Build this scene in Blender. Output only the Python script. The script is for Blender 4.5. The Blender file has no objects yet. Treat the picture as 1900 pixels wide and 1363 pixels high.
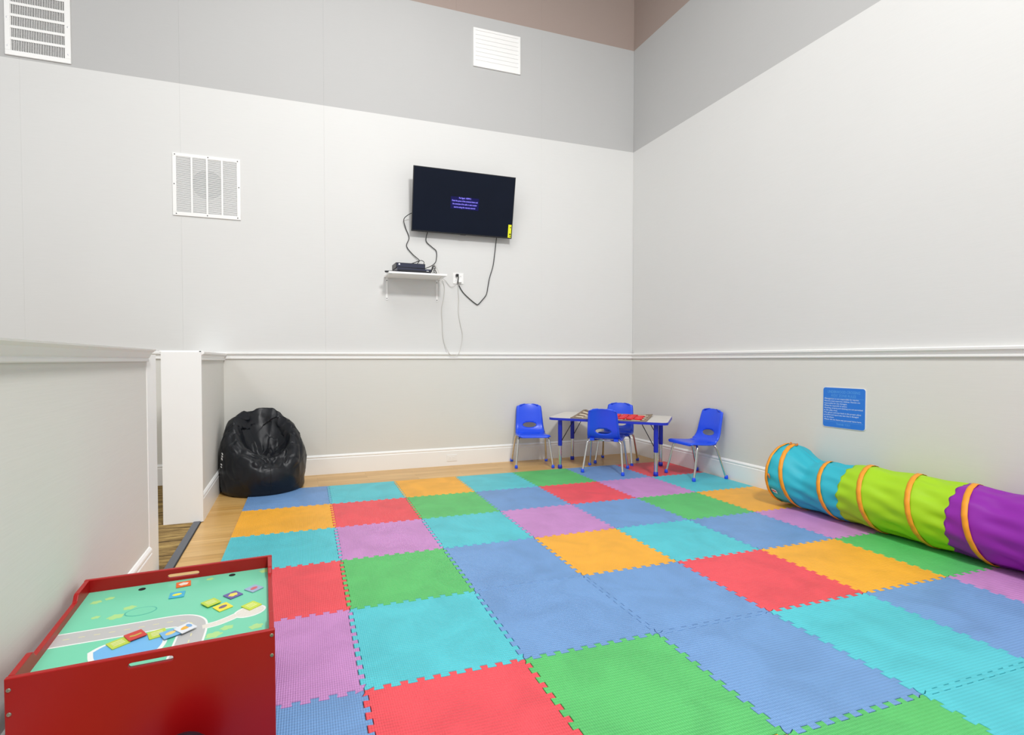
import bpy, bmesh, math, random
from mathutils import Vector, Matrix, noise

S = bpy.context.scene
C = S.collection
PI = math.pi
R = math.radians
rnd = random.Random(7)

# ------------------------------------------------------------------ camera
IW, IH = 1900, 1363
F, CX, CY = 947.58, 869.18, 689.50
cam_d = bpy.data.cameras.new('camera')
cam_d.sensor_fit = 'HORIZONTAL'
cam_d.sensor_width = 36.0
cam_d.lens = F / IW * 36.0
cam_d.shift_x = (IW / 2 - CX) / IW
cam_d.shift_y = (CY - IH / 2) / IW
cam_d.clip_start = 0.02
cam = bpy.data.objects.new('camera', cam_d)
C.objects.link(cam)
c_fwd = Vector((0.31970965, 0.94723471, -0.02306805))
c_right = Vector((0.94747424, -0.31982831, -0.00155269))
c_up = Vector((0.00884857, 0.02135997, 0.99973269))
m = Matrix((c_right, c_up, -c_fwd)).transposed().to_4x4()
m.translation = Vector((-3.9883, -5.4028, 1.1654))
cam.matrix_world = m
S.camera = cam

# ------------------------------------------------------------------ world, lights, exposure
w = bpy.data.worlds.new('world'); S.world = w
w.use_nodes = True
w.node_tree.nodes['Background'].inputs['Color'].default_value = (0.97, 0.985, 1.0, 1)
w.node_tree.nodes['Background'].inputs['Strength'].default_value = 0.64
S.view_settings.view_transform = 'Standard'
S.view_settings.look = 'None'
S.view_settings.exposure = 0.12
S.view_settings.gamma = 1.0
S.view_settings.use_curve_mapping = False


def area(name, loc, target, sx, sy, power, col=(1, 1, 1)):
    d = bpy.data.lights.new(name, 'AREA')
    d.shape = 'RECTANGLE'; d.size = sx; d.size_y = sy
    d.energy = power; d.color = col
    o = bpy.data.objects.new(name, d); C.objects.link(o)
    o.location = loc
    o.rotation_euler = (Vector(target) - Vector(loc)).to_track_quat('-Z', 'Y').to_euler()
    return o


area('ceiling_lamp_main', (-2.6, -6.2, 5.6), (-2.4, -1.5, 1.0), 0.7, 0.7, 240, (1, 0.995, 0.985))
area('ceiling_lamp_left', (-7.6, -4.6, 5.6), (-3.4, -1.0, 1.0), 1.6, 1.6, 66, (1, 0.995, 0.985))
area('floor_fill_light', (-3.4, -2.9, 5.65), (-3.3, -2.6, 0), 2.4, 2.4, 90, (1, 0.995, 0.985))  # added fill light without a fixture, brightens the mat and floor


# ------------------------------------------------------------------ materials
def lin(c):
    o = []
    for v in c[:3]:
        v = v / 255.0
        o.append(v / 12.92 if v <= 0.04045 else ((v + 0.055) / 1.055) ** 2.4)
    return (o[0], o[1], o[2], 1.0)


def newmat(name):
    mt = bpy.data.materials.new(name); mt.use_nodes = True
    nt = mt.node_tree
    return mt, nt, nt.nodes['Principled BSDF']


def mat(name, rgb, rough=0.5, metal=0.0, spec=0.5, var=0.04, vscale=6.0, bump=0.0, bscale=60.0, emit=None, coat=0.0, trans=0.0):
    mt, nt, b = newmat(name)
    N, L = nt.nodes, nt.links
    tc = N.new('ShaderNodeTexCoord')
    nz = N.new('ShaderNodeTexNoise'); nz.inputs['Scale'].default_value = vscale; nz.inputs['Detail'].default_value = 4
    L.new(tc.outputs['Object'], nz.inputs['Vector'])
    mx = N.new('ShaderNodeMix'); mx.data_type = 'RGBA'
    c = lin(rgb)
    mx.inputs[6].default_value = tuple(max(0, v * (1 - var)) for v in c[:3]) + (1,)
    mx.inputs[7].default_value = tuple(min(1, v * (1 + var)) for v in c[:3]) + (1,)
    L.new(nz.outputs['Fac'], mx.inputs[0])
    L.new(mx.outputs[2], b.inputs['Base Color'])
    b.inputs['Roughness'].default_value = rough
    b.inputs['Metallic'].default_value = metal
    b.inputs['Specular IOR Level'].default_value = spec
    b.inputs['Coat Weight'].default_value = coat
    if bump > 0:
        n2 = N.new('ShaderNodeTexNoise'); n2.inputs['Scale'].default_value = bscale; n2.inputs['Detail'].default_value = 3
        L.new(tc.outputs['Object'], n2.inputs['Vector'])
        bp = N.new('ShaderNodeBump'); bp.inputs['Strength'].default_value = bump; bp.inputs['Distance'].default_value = 0.01
        L.new(n2.outputs['Fac'], bp.inputs['Height'])
        L.new(bp.outputs['Normal'], b.inputs['Normal'])
    if emit:
        b.inputs['Emission Color'].default_value = lin(emit[0]); b.inputs['Emission Strength'].default_value = emit[1]
    if trans > 0:
        tr = N.new('ShaderNodeBsdfTranslucent'); L.new(mx.outputs[2], tr.inputs['Color'])
        ms = N.new('ShaderNodeMixShader'); ms.inputs['Fac'].default_value = trans
        out = N['Material Output']
        L.new(b.outputs['BSDF'], ms.inputs[1]); L.new(tr.outputs['BSDF'], ms.inputs[2]); L.new(ms.outputs['Shader'], out.inputs['Surface'])
    return mt


def wallpaper(name, rgb):
    """painted vinyl wall covering with a faint woven grain"""
    mt, nt, b = newmat(name)
    N, L = nt.nodes, nt.links
    tc = N.new('ShaderNodeTexCoord')
    mp = N.new('ShaderNodeMapping'); mp.inputs['Scale'].default_value = (6, 6, 160)
    L.new(tc.outputs['Object'], mp.inputs['Vector'])
    nz = N.new('ShaderNodeTexNoise'); nz.inputs['Scale'].default_value = 1.0; nz.inputs['Detail'].default_value = 3
    L.new(mp.outputs['Vector'], nz.inputs['Vector'])
    n2 = N.new('ShaderNodeTexNoise'); n2.inputs['Scale'].default_value = 1.3; n2.inputs['Detail'].default_value = 3
    L.new(tc.outputs['Object'], n2.inputs['Vector'])
    ad = N.new('ShaderNodeMath'); ad.operation = 'MULTIPLY_ADD'; ad.inputs[1].default_value = 0.55; 
    L.new(nz.outputs['Fac'], ad.inputs[0])
    m2 = N.new('ShaderNodeMath'); m2.operation = 'MULTIPLY'; m2.inputs[1].default_value = 0.45
    L.new(n2.outputs['Fac'], m2.inputs[0]); L.new(m2.outputs[0], ad.inputs[2])
    mx = N.new('ShaderNodeMix'); mx.data_type = 'RGBA'
    c = lin(rgb)
    mx.inputs[6].default_value = tuple(v * 0.955 for v in c[:3]) + (1,)
    mx.inputs[7].default_value = tuple(min(1, v * 1.045) for v in c[:3]) + (1,)
    L.new(ad.outputs[0], mx.inputs[0]); L.new(mx.outputs[2], b.inputs['Base Color'])
    bp = N.new('ShaderNodeBump'); bp.inputs['Strength'].default_value = 0.06; bp.inputs['Distance'].default_value = 0.004
    L.new(nz.outputs['Fac'], bp.inputs['Height']); L.new(bp.outputs['Normal'], b.inputs['Normal'])
    b.inputs['Roughness'].default_value = 0.75; b.inputs['Specular IOR Level'].default_value = 0.25
    return mt


def foam(name, rgb):
    """EVA foam with an embossed diamond lattice and soft scuffs"""
    mt, nt, b = newmat(name)
    N, L = nt.nodes, nt.links
    tc = N.new('ShaderNodeTexCoord')
    sp = N.new('ShaderNodeSeparateXYZ'); L.new(tc.outputs['Object'], sp.inputs[0])

    def mth(op, a, bb):
        n = N.new('ShaderNodeMath'); n.operation = op
        for i, v in enumerate((a, bb)):
            if v is None: continue
            if isinstance(v, (int, float)): n.inputs[i].default_value = v
            else: L.new(v, n.inputs[i])
        return n.outputs[0]
    k = 2 * PI / 0.0165
    u = mth('ADD', sp.outputs['X'], mth('MULTIPLY', sp.outputs['Y'], 0.62))
    v = mth('SUBTRACT', sp.outputs['X'], mth('MULTIPLY', sp.outputs['Y'], 0.62))
    h = mth('MULTIPLY', mth('SINE', mth('MULTIPLY', u, k), None), mth('SINE', mth('MULTIPLY', v, k), None))
    bp = N.new('ShaderNodeBump'); bp.inputs['Strength'].default_value = 0.5; bp.inputs['Distance'].default_value = 0.003
    L.new(h, bp.inputs['Height']); L.new(bp.outputs['Normal'], b.inputs['Normal'])
    oi = N.new('ShaderNodeObjectInfo')
    mp = N.new('ShaderNodeMapping'); L.new(tc.outputs['Object'], mp.inputs['Vector'])
    cb = N.new('ShaderNodeCombineXYZ')
    L.new(mth('MULTIPLY', oi.outputs['Random'], 37.0), cb.inputs[0]); L.new(mth('MULTIPLY', oi.outputs['Random'], 91.0), cb.inputs[1])
    L.new(cb.outputs[0], mp.inputs['Location'])
    nz = N.new('ShaderNodeTexNoise'); nz.inputs['Scale'].default_value = 4.5; nz.inputs['Detail'].default_value = 5; nz.inputs['Distortion'].default_value = 0.8
    L.new(mp.outputs['Vector'], nz.inputs['Vector'])
    cr = N.new('ShaderNodeValToRGB')
    cr.color_ramp.elements[0].position = 0.3; cr.color_ramp.elements[1].position = 0.62
    c = lin(rgb)
    cr.color_ramp.elements[0].color = tuple(v * 0.86 for v in c[:3]) + (1,)
    cr.color_ramp.elements[1].color = c
    L.new(nz.outputs['Fac'], cr.inputs['Fac'])
    L.new(cr.outputs['Color'], b.inputs['Base Color'])
    b.inputs['Roughness'].default_value = 0.42; b.inputs['Specular IOR Level'].default_value = 0.45
    return mt


def wood(name):
    mt, nt, b = newmat(name)
    N, L = nt.nodes, nt.links
    tc = N.new('ShaderNodeTexCoord')
    br = N.new('ShaderNodeTexBrick')
    br.inputs['Scale'].default_value = 1.0; br.inputs['Brick Width'].default_value = 0.95; br.inputs['Row Height'].default_value = 0.075
    br.inputs['Mortar Size'].default_value = 0.0008; br.inputs['Mortar Smooth'].default_value = 0.3
    br.inputs['Color1'].default_value = lin((226, 184, 116)); br.inputs['Color2'].default_value = lin((210, 164, 92)); br.inputs['Mortar'].default_value = lin((150, 105, 50))
    L.new(tc.outputs['Object'], br.inputs['Vector'])
    mp = N.new('ShaderNodeMapping'); mp.inputs['Scale'].default_value = (2.2, 42, 1); L.new(tc.outputs['Object'], mp.inputs['Vector'])
    nz = N.new('ShaderNodeTexNoise'); nz.inputs['Scale'].default_value = 1; nz.inputs['Detail'].default_value = 5
    L.new(mp.outputs['Vector'], nz.inputs['Vector'])
    mx = N.new('ShaderNodeMix'); mx.data_type = 'RGBA'; mx.blend_type = 'MULTIPLY'; mx.inputs[0].default_value = 0.5
    cr = N.new('ShaderNodeValToRGB'); cr.color_ramp.elements[0].color = (0.62, 0.56, 0.48, 1); cr.color_ramp.elements[1].color = (1, 1, 1, 1)
    cr.color_ramp.elements[0].position = 0.3; cr.color_ramp.elements[1].position = 0.6
    L.new(nz.outputs['Fac'], cr.inputs['Fac'])
    L.new(br.outputs['Color'], mx.inputs[6]); L.new(cr.outputs['Color'], mx.inputs[7])
    L.new(mx.outputs[2], b.inputs['Base Color'])
    b.inputs['Roughness'].default_value = 0.28; b.inputs['Specular IOR Level'].default_value = 0.5
    return mt


def carpet_mat(name):
    mt, nt, b = newmat(name)
    N, L = nt.nodes, nt.links
    tc = N.new('ShaderNodeTexCoord')
    mp = N.new('ShaderNodeMapping'); mp.inputs['Scale'].default_value = (3.5, 26, 1); L.new(tc.outputs['Object'], mp.inputs['Vector'])
    nz = N.new('ShaderNodeTexNoise'); nz.inputs['Scale'].default_value = 1; nz.inputs['Detail'].default_value = 6; nz.inputs['Roughness'].default_value = 0.7
    L.new(mp.outputs['Vector'], nz.inputs['Vector'])
    cr = N.new('ShaderNodeValToRGB')
    e = cr.color_ramp.elements
    e[0].position = 0.36; e[0].color = lin((82, 66, 48)); e[1].position = 0.66; e[1].color = lin((196, 168, 108))
    k = e.new(0.5); k.color = lin((148, 122, 78))
    L.new(nz.outputs['Fac'], cr.inputs['Fac']); L.new(cr.outputs['Color'], b.inputs['Base Color'])
    b.inputs['Roughness'].default_value = 0.95; b.inputs['Specular IOR Level'].default_value = 0.1
    n2 = N.new('ShaderNodeTexNoise'); n2.inputs['Scale'].default_value = 320; L.new(tc.outputs['Object'], n2.inputs['Vector'])
    bp = N.new('ShaderNodeBump'); bp.inputs['Strength'].default_value = 0.5; bp.inputs['Distance'].default_value = 0.006
    L.new(n2.outputs['Fac'], bp.inputs['Height']); L.new(bp.outputs['Normal'], b.inputs['Normal'])
    return mt


def weave(name):
    """beige rug with woven dark stripes"""
    mt, nt, b = newmat(name)
    N, L = nt.nodes, nt.links
    tc = N.new('ShaderNodeTexCoord')
    ck = N.new('ShaderNodeTexChecker'); ck.inputs['Scale'].default_value = 12
    ck.inputs['Color1'].default_value = lin((214, 202, 180)); ck.inputs['Color2'].default_value = lin((120, 100, 84))
    L.new(tc.outputs['Object'], ck.inputs['Vector'])
    L.new(ck.outputs['Color'], b.inputs['Base Color']); b.inputs['Roughness'].default_value = 0.9
    return mt


M = dict(
    wain=wallpaper('wainscot_paint', (221, 220, 214)),
    main=wallpaper('wall_paint', (220, 220, 218)),
    band=wallpaper('grey_band_paint', (188, 188, 187)),
    brown=wallpaper('brown_band_paint', (166, 150, 142)),
    white=mat('white_trim_paint', (246, 246, 244), 0.4, var=0.015),
    ceil=mat('ceiling_paint', (60, 52, 50), 0.9),
    wood=wood('maple_floor'),
    carpet=carpet_mat('striped_carpet'),
    strip=mat('grey_rubber', (92, 96, 104), 0.5),
    blackrub=mat('black_rubber', (30, 30, 32), 0.6),
    white_metal=mat('white_enamel', (244, 244, 242), 0.35, var=0.01),
    ventdark=mat('duct_dark', (50, 50, 50), 0.8),
    ventgrey=mat('duct_grey', (196, 198, 200), 0.8),
    screw=mat('screw_steel', (165, 160, 150), 0.3, metal=0.9),
    blackpl=mat('black_plastic', (24, 25, 28), 0.35),
    screen=mat('screen_glass', (12, 20, 36), 0.3, spec=0.14, var=0.25, vscale=2),
    silver=mat('silver_bezel', (205, 208, 212), 0.3, metal=0.5),
    text_v=mat('violet_text_glow', (120, 110, 240), 0.5, emit=((150, 140, 250), 1.0)),
    glow_v=mat('violet_patch_glow', (14, 15, 60), 0.4, spec=0.14, emit=((18, 14, 90), 0.35)),
    yellow=mat('yellow_label', (238, 240, 30), 0.5),
    cordw=mat('white_cord', (206, 204, 198), 0.5),
    cordg=mat('grey_cord', (150, 148, 143), 0.5),
    cordb=mat('black_cord', (34, 34, 36), 0.5),
    navy=mat('navy_device', (30, 36, 62), 0.3, spec=0.6),
    led=mat('white_led', (255, 255, 255), 0.3, emit=((255, 255, 255), 1.0)),
    bean=mat('black_nylon', (15, 19, 26), 0.40, spec=0.40, var=0.15, bump=0.15, bscale=22),
    beanseam=mat('black_piping', (15, 16, 18), 0.6),
    tagw=mat('white_tag', (240, 240, 240), 0.6),
    blue=mat('blue_plastic', (34, 84, 238), 0.3, spec=0.5, var=0.03),
    bluedk=mat('blue_enamel', (28, 48, 190), 0.35, var=0.03),
    chrome=mat('chrome', (215, 215, 212), 0.16, metal=1.0, var=0.01),
    grey_lam=mat('grey_laminate', (216, 212, 206), 0.35, var=0.03, vscale=40),
    rug=weave('checker_rug'),
    rugedge=mat('rug_border', (148, 130, 112), 0.9),
    red_disc=mat('red_checker', (226, 26, 34), 0.35),
    black_disc=mat('black_checker', (28, 26, 28), 0.4),
    redwood=mat('red_lacquer', (168, 10, 14), 0.36, spec=0.4, var=0.05),
    slotwood=mat('slot_lacquer', (190, 30, 30), 0.3),
    board=mat('printed_green_board', (116, 212, 176), 0.28, var=0.1, vscale=5),
    p_yel=mat('print_yellow_green', (176, 222, 142), 0.35),
    p_road=mat('print_road_grey', (190, 190, 190), 0.35),
    p_white=mat('print_white', (238, 240, 238), 0.35),
    p_dash=mat('print_dash', (224, 220, 170), 0.35),
    p_pond=mat('print_pond_blue', (112, 184, 236), 0.3),
    p_path=mat('print_cobble', (226, 222, 212), 0.4, var=0.12, vscale=160),
    p_dark=mat('print_dark_green', (66, 178, 158), 0.35),
    hole=mat('hole_black', (18, 20, 20), 0.8),
    sign=mat('sign_blue', (38, 122, 220), 0.35, var=0.02),
    sign_t=mat('sign_light_blue', (96, 172, 236), 0.4),
    sign_w=mat('sign_white', (232, 246, 255), 0.4),
    t_cyan=mat('cyan_nylon', (60, 205, 224), 0.5, trans=0.25, var=0.06, vscale=3),
    t_lime=mat('lime_nylon', (188, 236, 36), 0.5, trans=0.25, var=0.06, vscale=3),
    t_purp=mat('purple_nylon', (160, 40, 184), 0.45, trans=0.2, var=0.08, vscale=3),
    t_org=mat('orange_ribbon', (248, 160, 36), 0.5, var=0.08, vscale=30),
    t_orgd=mat('orange_toggle', (214, 120, 30), 0.5),
    tagr=mat('red_print', (196, 40, 50), 0.5),
)
FOAM = {'b': ('blue', (118, 162, 216)), 'c': ('turquoise', (88, 206, 218)), 'o': ('orange', (255, 184, 56)), 'g': ('green', (94, 200, 112)),
        'r': ('red', (246, 84, 94)), 'p': ('purple', (208, 146, 208))}
FOAM = {k: (n, foam('foam_' + n, c)) for k, (n, c) in FOAM.items()}


# ------------------------------------------------------------------ mesh helpers
def obj(name, bm, material=None, parent=None, smooth=False, angle=None):
    me = bpy.data.meshes.new(name)
    bmesh.ops.recalc_face_normals(bm, faces=bm.faces)
    bm.to_mesh(me); bm.free()
    if material is not None: me.materials.append(material)
    if smooth:
        for p in me.polygons: p.use_smooth = True
    o = bpy.data.objects.new(name, me); C.objects.link(o)
    if parent is not None: o.parent = parent
    if angle is not None: 
        me.set_sharp_from_angle(angle=R(angle))
    return o


def clone(o, parent, loc=None, rot=None):
    c = o.copy(); C.objects.link(c); c.parent = parent
    if loc is not None: c.location = loc
    if rot is not None: c.rotation_euler = rot
    return c


def empty(name, loc, rz=0):
    o = bpy.data.objects.new(name, None); C.objects.link(o)
    o.location = loc; o.rotation_euler = (0, 0, rz); o.empty_display_size = 0.1
    return o


def tag(o, label, cat, group=None):
    o['label'] = label; o['category'] = cat
    if group: o['group'] = group
    return o


def struct(o, label=None):
    o['kind'] = 'structure'
    if label: o['label'] = label
    return o


def box(bm, x0, x1, y0, y1, z0, z1, bev=0.0, seg=2):
    r = bmesh.ops.create_cube(bm, size=1.0)
    vs = r['verts']
    for v in vs:
        v.co = Vector((x0 + (v.co.x + .5) * (x1 - x0), y0 + (v.co.y + .5) * (y1 - y0), z0 + (v.co.z + .5) * (z1 - z0)))
    if bev > 0:
        es = set()
        for v in vs: es.update(v.link_edges)
        bmesh.ops.bevel(bm, geom=list(es), offset=bev, segments=seg, profile=0.7, affect='EDGES')
    return bm


def boxobj(name, dims, material, parent=None, bev=0.0, seg=2):
    return obj(name, box(bmesh.new(), *dims, bev=bev, seg=seg), material, parent)


def catmull(pts, n=6):
    pts = [Vector(p) for p in pts]
    out = []
    for i in range(len(pts) - 1):
        p0 = pts[max(i - 1, 0)]; p1 = pts[i]; p2 = pts[i + 1]; p3 = pts[min(i + 2, len(pts) - 1)]
        for k in range(n):
            t = k / n
            out.append(0.5 * ((2 * p1) + (p2 - p0) * t + (2 * p0 - 5 * p1 + 4 * p2 - p3) * t * t + (3 * p1 - p0 - 3 * p2 + p3) * t ** 3))
    out.append(pts[-1])
    return out


def tube(bm, pts, r, seg=10, closed=False):
    pts = [Vector(p) for p in pts]
    n = len(pts)
    rings = []
    up = None
    for i in range(n):
        if closed: t = (pts[(i + 1) % n] - pts[i - 1])
        else: t = pts[min(i + 1, n - 1)] - pts[max(i - 1, 0)]
        if t.length < 1e-9: t = Vector((0, 0, 1))
        t.normalize()
        if up is None:
            a = Vector((0, 0, 1)) if abs(t.z) < .9 else Vector((1, 0, 0))
            up = (a - t * a.dot(t)).normalized()
        else:
            up = (up - t * up.dot(t))
            if up.length < 1e-6: up = t.orthogonal()
            up.normalize()
        s = t.cross(up)
        rr = r(i / (n - 1)) if callable(r) else r
        rings.append([bm.verts.new(pts[i] + (up * math.cos(a) + s * math.sin(a)) * rr) for a in [2 * PI * k / seg for k in range(seg)]])
    m = n if closed else n - 1
    for i in range(m):
        a, b = rings[i], rings[(i + 1) % n]
        for k in range(seg):
            bm.faces.new((a[k], a[(k + 1) % seg], b[(k + 1) % seg], b[k]))
    if not closed:
        bm.faces.new(rings[0][::-1]); bm.faces.new(rings[-1])
    return bm


def lathe(bm, prof, seg=20, c=(0, 0, 0)):
    """prof: (r, z) list from bottom to top"""
    c = Vector(c); rings = []
    for r, z in prof:
        rings.append([bm.verts.new(c + Vector((r * math.cos(2 * PI * k / seg), r * math.sin(2 * PI * k / seg), z))) for k in range(seg)])
    for a, b in zip(rings, rings[1:]):
        for k in range(seg): bm.faces.new((a[k], a[(k + 1) % seg], b[(k + 1) % seg], b[k]))
    bm.faces.new(rings[0][::-1]); bm.faces.new(rings[-1])
    return bm


def prism(bm, pts, z0, z1):
    a = [bm.verts.new((x, y, z0)) for x, y in pts]
    b = [bm.verts.new((x, y, z1)) for x, y in pts]
    n = len(pts)
    bm.faces.new(a[::-1]); bm.faces.new(b)
    for i in range(n): bm.faces.new((a[i], a[(i + 1) % n], b[(i + 1) % n], b[i]))
    return bm


def rrect(x0, x1, y0, y1, r, n=6):
    out = []
    for cx, cy, a0 in ((x1 - r, y1 - r, 0), (x0 + r, y1 - r, PI / 2), (x0 + r, y0 + r, PI), (x1 - r, y0 + r, 1.5 * PI)):
        for k in range(n + 1):
            a = a0 + PI / 2 * k / n
            out.append((cx + r * math.cos(a), cy + r * math.sin(a)))
    return out


def sweep(bm, prof, A, B):
    """closed profile of (out, z) swept along straight line A->B; out = offset to the left of A->B"""
    A = Vector(A); B = Vector(B); d = (B - A).normalized(); n = Vector((-d.y, d.x, 0))
    ra = [bm.verts.new(A + n * o + Vector((0, 0, z))) for o, z in prof]
    rb = [bm.verts.new(B + n * o + Vector((0, 0, z))) for o, z in prof]
    k = len(prof)
    for i in range(k): bm.faces.new((ra[i], ra[(i + 1) % k], rb[(i + 1) % k], rb[i]))
    bm.faces.new(ra[::-1]); bm.faces.new(rb)
    return bm


def text_obj(name, body, material, parent, width=None, height=None, extr=0.0004, align='LEFT'):
    cu = bpy.data.curves.new(name, 'FONT'); cu.body = body; cu.align_x = align; cu.size = 1.0; cu.extrude = 0.0; cu.resolution_u = 2
    t = bpy.data.objects.new(name, cu); C.objects.link(t)
    dg = bpy.context.evaluated_depsgraph_get()
    me = bpy.data.meshes.new_from_object(t.evaluated_get(dg))
    bpy.data.objects.remove(t); bpy.data.curves.remove(cu)
    xs = [v.co.x for v in me.vertices]; ys = [v.co.y for v in me.vertices]
    w0 = max(xs) - min(xs); h0 = 0.72
    sx = width / w0 if width else height / h0
    sy = height / h0 if height else sx
    x00 = min(xs) if align == 'LEFT' else 0
    for v in me.vertices: v.co = Vector(((v.co.x - x00) * sx, v.co.y * sy, extr))
    me.materials.clear(); me.materials.append(material)
    o = bpy.data.objects.new(name, me); C.objects.link(o); o.parent = parent
    return o


# ------------------------------------------------------------------ setting: floor, walls, ceiling
BZ, TZ, TOP = 3.733, 4.972, 5.78      # grey band bottom, brown band bottom, ceiling
XL = -7.6
fl = struct(boxobj('floor', (-4.665, 0.1, -7.5, 0.1, -0.08, 0.0), M['wood']), 'pale maple wood floor under the foam mat')
cp = boxobj('carpet', (XL, -4.668, -7.5, 0.1, -0.08, 0.004), M['carpet'], fl)
cp['label'] = 'brown and gold striped carpet beyond the half walls'
struct(boxobj('ceiling', (XL, 0.1, -8.0, 0.1, TOP, TOP + 0.08), M['ceil']))

wb = struct(boxobj('wall_back', (XL, 0.12, 0.005, 0.12, 0, TOP), M['main']), 'tall back wall painted in stacked pale, grey and brown bands')
RAIL = 1.21


def wall_panels(parent, along, zones, t=0.005, gap=0.0005):
    for (z0, z1, mk, cuts) in zones:
        for a, b in zip(cuts, cuts[1:]):
            lo, hi = min(a, b) + gap / 2, max(a, b) - gap / 2
            if along == 'x': d = (lo, hi, 0.0, t, z0, z1)
            else: d = (0.0, t, lo, hi, z0, z1)
            boxobj('wall_panel', d, M[mk], parent)


wall_panels(wb, 'x', [
    (0.0, RAIL, 'wain', [XL, -4.99, -3.70, -1.265, -0.0006]),
    (RAIL, BZ, 'main', [XL, -6.2, -4.99, -3.70, -1.265, -0.0006]),
    (BZ, TZ, 'band', [XL, -6.2, -4.99, -3.70, -1.265, -0.0006]),
    (TZ, TOP, 'brown', [XL, -6.2, -4.99, -3.70, -2.30, -1.265, -0.0006])])
wr = struct(boxobj('wall_right', (0.005, 0.12, -7.5, 0.005, 0, TOP), M['main']), 'tall right wall painted in stacked pale, grey and brown bands')
wall_panels(wr, 'y', [
    (0.0, RAIL, 'wain', [-7.5, 0.0]), (RAIL, BZ, 'main', [-7.5, 0.0]), (BZ, TZ, 'band', [-7.5, 0.0]), (TZ, TOP, 'brown', [-7.5, 0.0])])

RP = [(0, 1.178), (0.012, 1.178), (0.016, 1.184), (0.016, 1.194), (0.011, 1.199), (0.012, 1.212), (0.022, 1.222), (0.032, 1.226), (0.034, 1.240), (0.028, 1.246), (0, 1.246)]
BP = [(0, 0.0), (0.016, 0.0), (0.016, 0.160), (0.012, 0.166), (0.012, 0.172), (0.016, 0.178), (0.014, 0.186), (0.006, 0.196), (0, 0.198)]
bmr = sweep(bmesh.new(), RP, (0, 0, 0), (XL, 0, 0))
struct(obj('trim_1', bmr, M['white']), 'white moulded chair rail along the back wall')
bmr = sweep(bmesh.new(), RP, (0, -7.5, 0), (0, 0, 0))
struct(obj('trim_2', bmr, M['white']), 'white moulded chair rail along the right wall')
struct(obj('baseboard_back', sweep(bmesh.new(), BP, (0, 0, 0), (XL, 0, 0)), M['white']), 'tall white baseboard along the back wall')
struct(obj('baseboard_right', sweep(bmesh.new(), BP, (0, -7.5, 0), (0, 0, 0)), M['white']), 'tall white baseboard along the right wall')

# far half wall with a white end board
HX = -4.648
hw = struct(boxobj('wall_left_far', (-4.885, HX, -1.305, 0.004, 0, 1.222), M['wain']), 'short half wall beside the beanbag with a white end board')
boxobj('end_board', (-4.886, -4.632, -1.325, -1.303, 0.004, 1.226), M['white'], hw, bev=0.002)
boxobj('cap', (-4.900, -4.632, -1.303, -0.03, 1.222, 1.236), M['white'], hw, bev=0.003)
obj('rail', sweep(bmesh.new(), RP, (HX, 0.0, -0.012), (HX, -1.303, -0.012)), M['white'], hw)
for c in hw.children:
    if c.name.startswith('rail'): c.scale = (1, 1, 1)
obj('baseboard', sweep(bmesh.new(), BP, (HX, 0.0, 0), (HX, -1.303, 0)), M['white'], hw)

# near half wall at the left edge of the frame
NX = -4.722
nw = struct(boxobj('wall_left', (-4.95, NX, -6.2, -2.205, 0, 1.19), M['wain']), 'half wall beside the red activity table with a moulded rail')
boxobj('end_trim', (-4.955, -4.718, -2.375, -2.195, 0, 1.196), M['white'], nw, bev=0.002)
NP = [(0, 1.160), (0.012, 1.160), (0.015, 1.164), (0.015, 1.172), (0.011, 1.176), (0.018, 1.182), (0.030, 1.205), (0.046, 1.216), (0.048, 1.222), (0, 1.222)]
# sweep's left side of A->B must point to +x: go from +y to -y mirrored
obj('rail', sweep(bmesh.new(), [(-o, z) for o, z in NP], (NX, -6.2, 0), (NX, -2.375, 0)), M['white'], nw)
boxobj('cap', (-4.96, -4.715, -6.2, -2.375, 1.19, 1.222), M['white'], nw)
obj('baseboard', sweep(bmesh.new(), [(-o, z) for o, z in BP], (NX, -6.2, 0), (NX, -2.375, 0)), M['white'], nw)

ts = struct(boxobj('trim_3', (-4.695, -4.650, -2.25, -1.30, 0.0, 0.010), M['strip'], bev=0.004), 'grey rubber transition strip between carpet and wood')
boxobj('strip_edge', (-4.655, -4.645, -2.25, -1.30, 0.0, 0.005), M['blackrub'], ts)
# ------------------------------------------------------------------ foam puzzle mat
T = 0.61
G0 = Vector((-4.3307, -0.5582)); GA = -0.01694
MH = 0.012
mat_root = empty('foam_mat', (G0.x, G0.y, 0.0), GA)
tag(mat_root, 'multicoloured interlocking foam puzzle mat covering the wood floor', 'mat')
ROWS = ['bcocgbr', 'orgbrpc', 'cpcpbgo', 'rgboc' + 'bp', 'pcbbrog', 'brgbcbp', 'gcogcpr', 'obrpbgc']
NT = 10


def wave():
    """one interlocking edge along u in 0..T, offset w: dovetail teeth"""
    p = T / NT; d = 0.0105
    pts = []
    for k in range(NT):
        u0 = k * p
        # tooth pushes to +w over the middle of the first half, -w over the second
        pts += [(u0 + 0.10 * p, -d), (u0 + 0.06 * p + 0.10 * p - 0.11 * p, d), (u0 + 0.55 * p, d), (u0 + 0.50 * p, -d)]
    pts = [(u, w_) for u, w_ in pts if 0.004 < u < T - 0.004]
    return [(0, 0)] + [(0.012, 0)] + [(u, w_) for u, w_ in pts if 0.02 < u < T - 0.02] + [(T - 0.012, 0), (T, 0)]


WV = wave()


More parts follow.
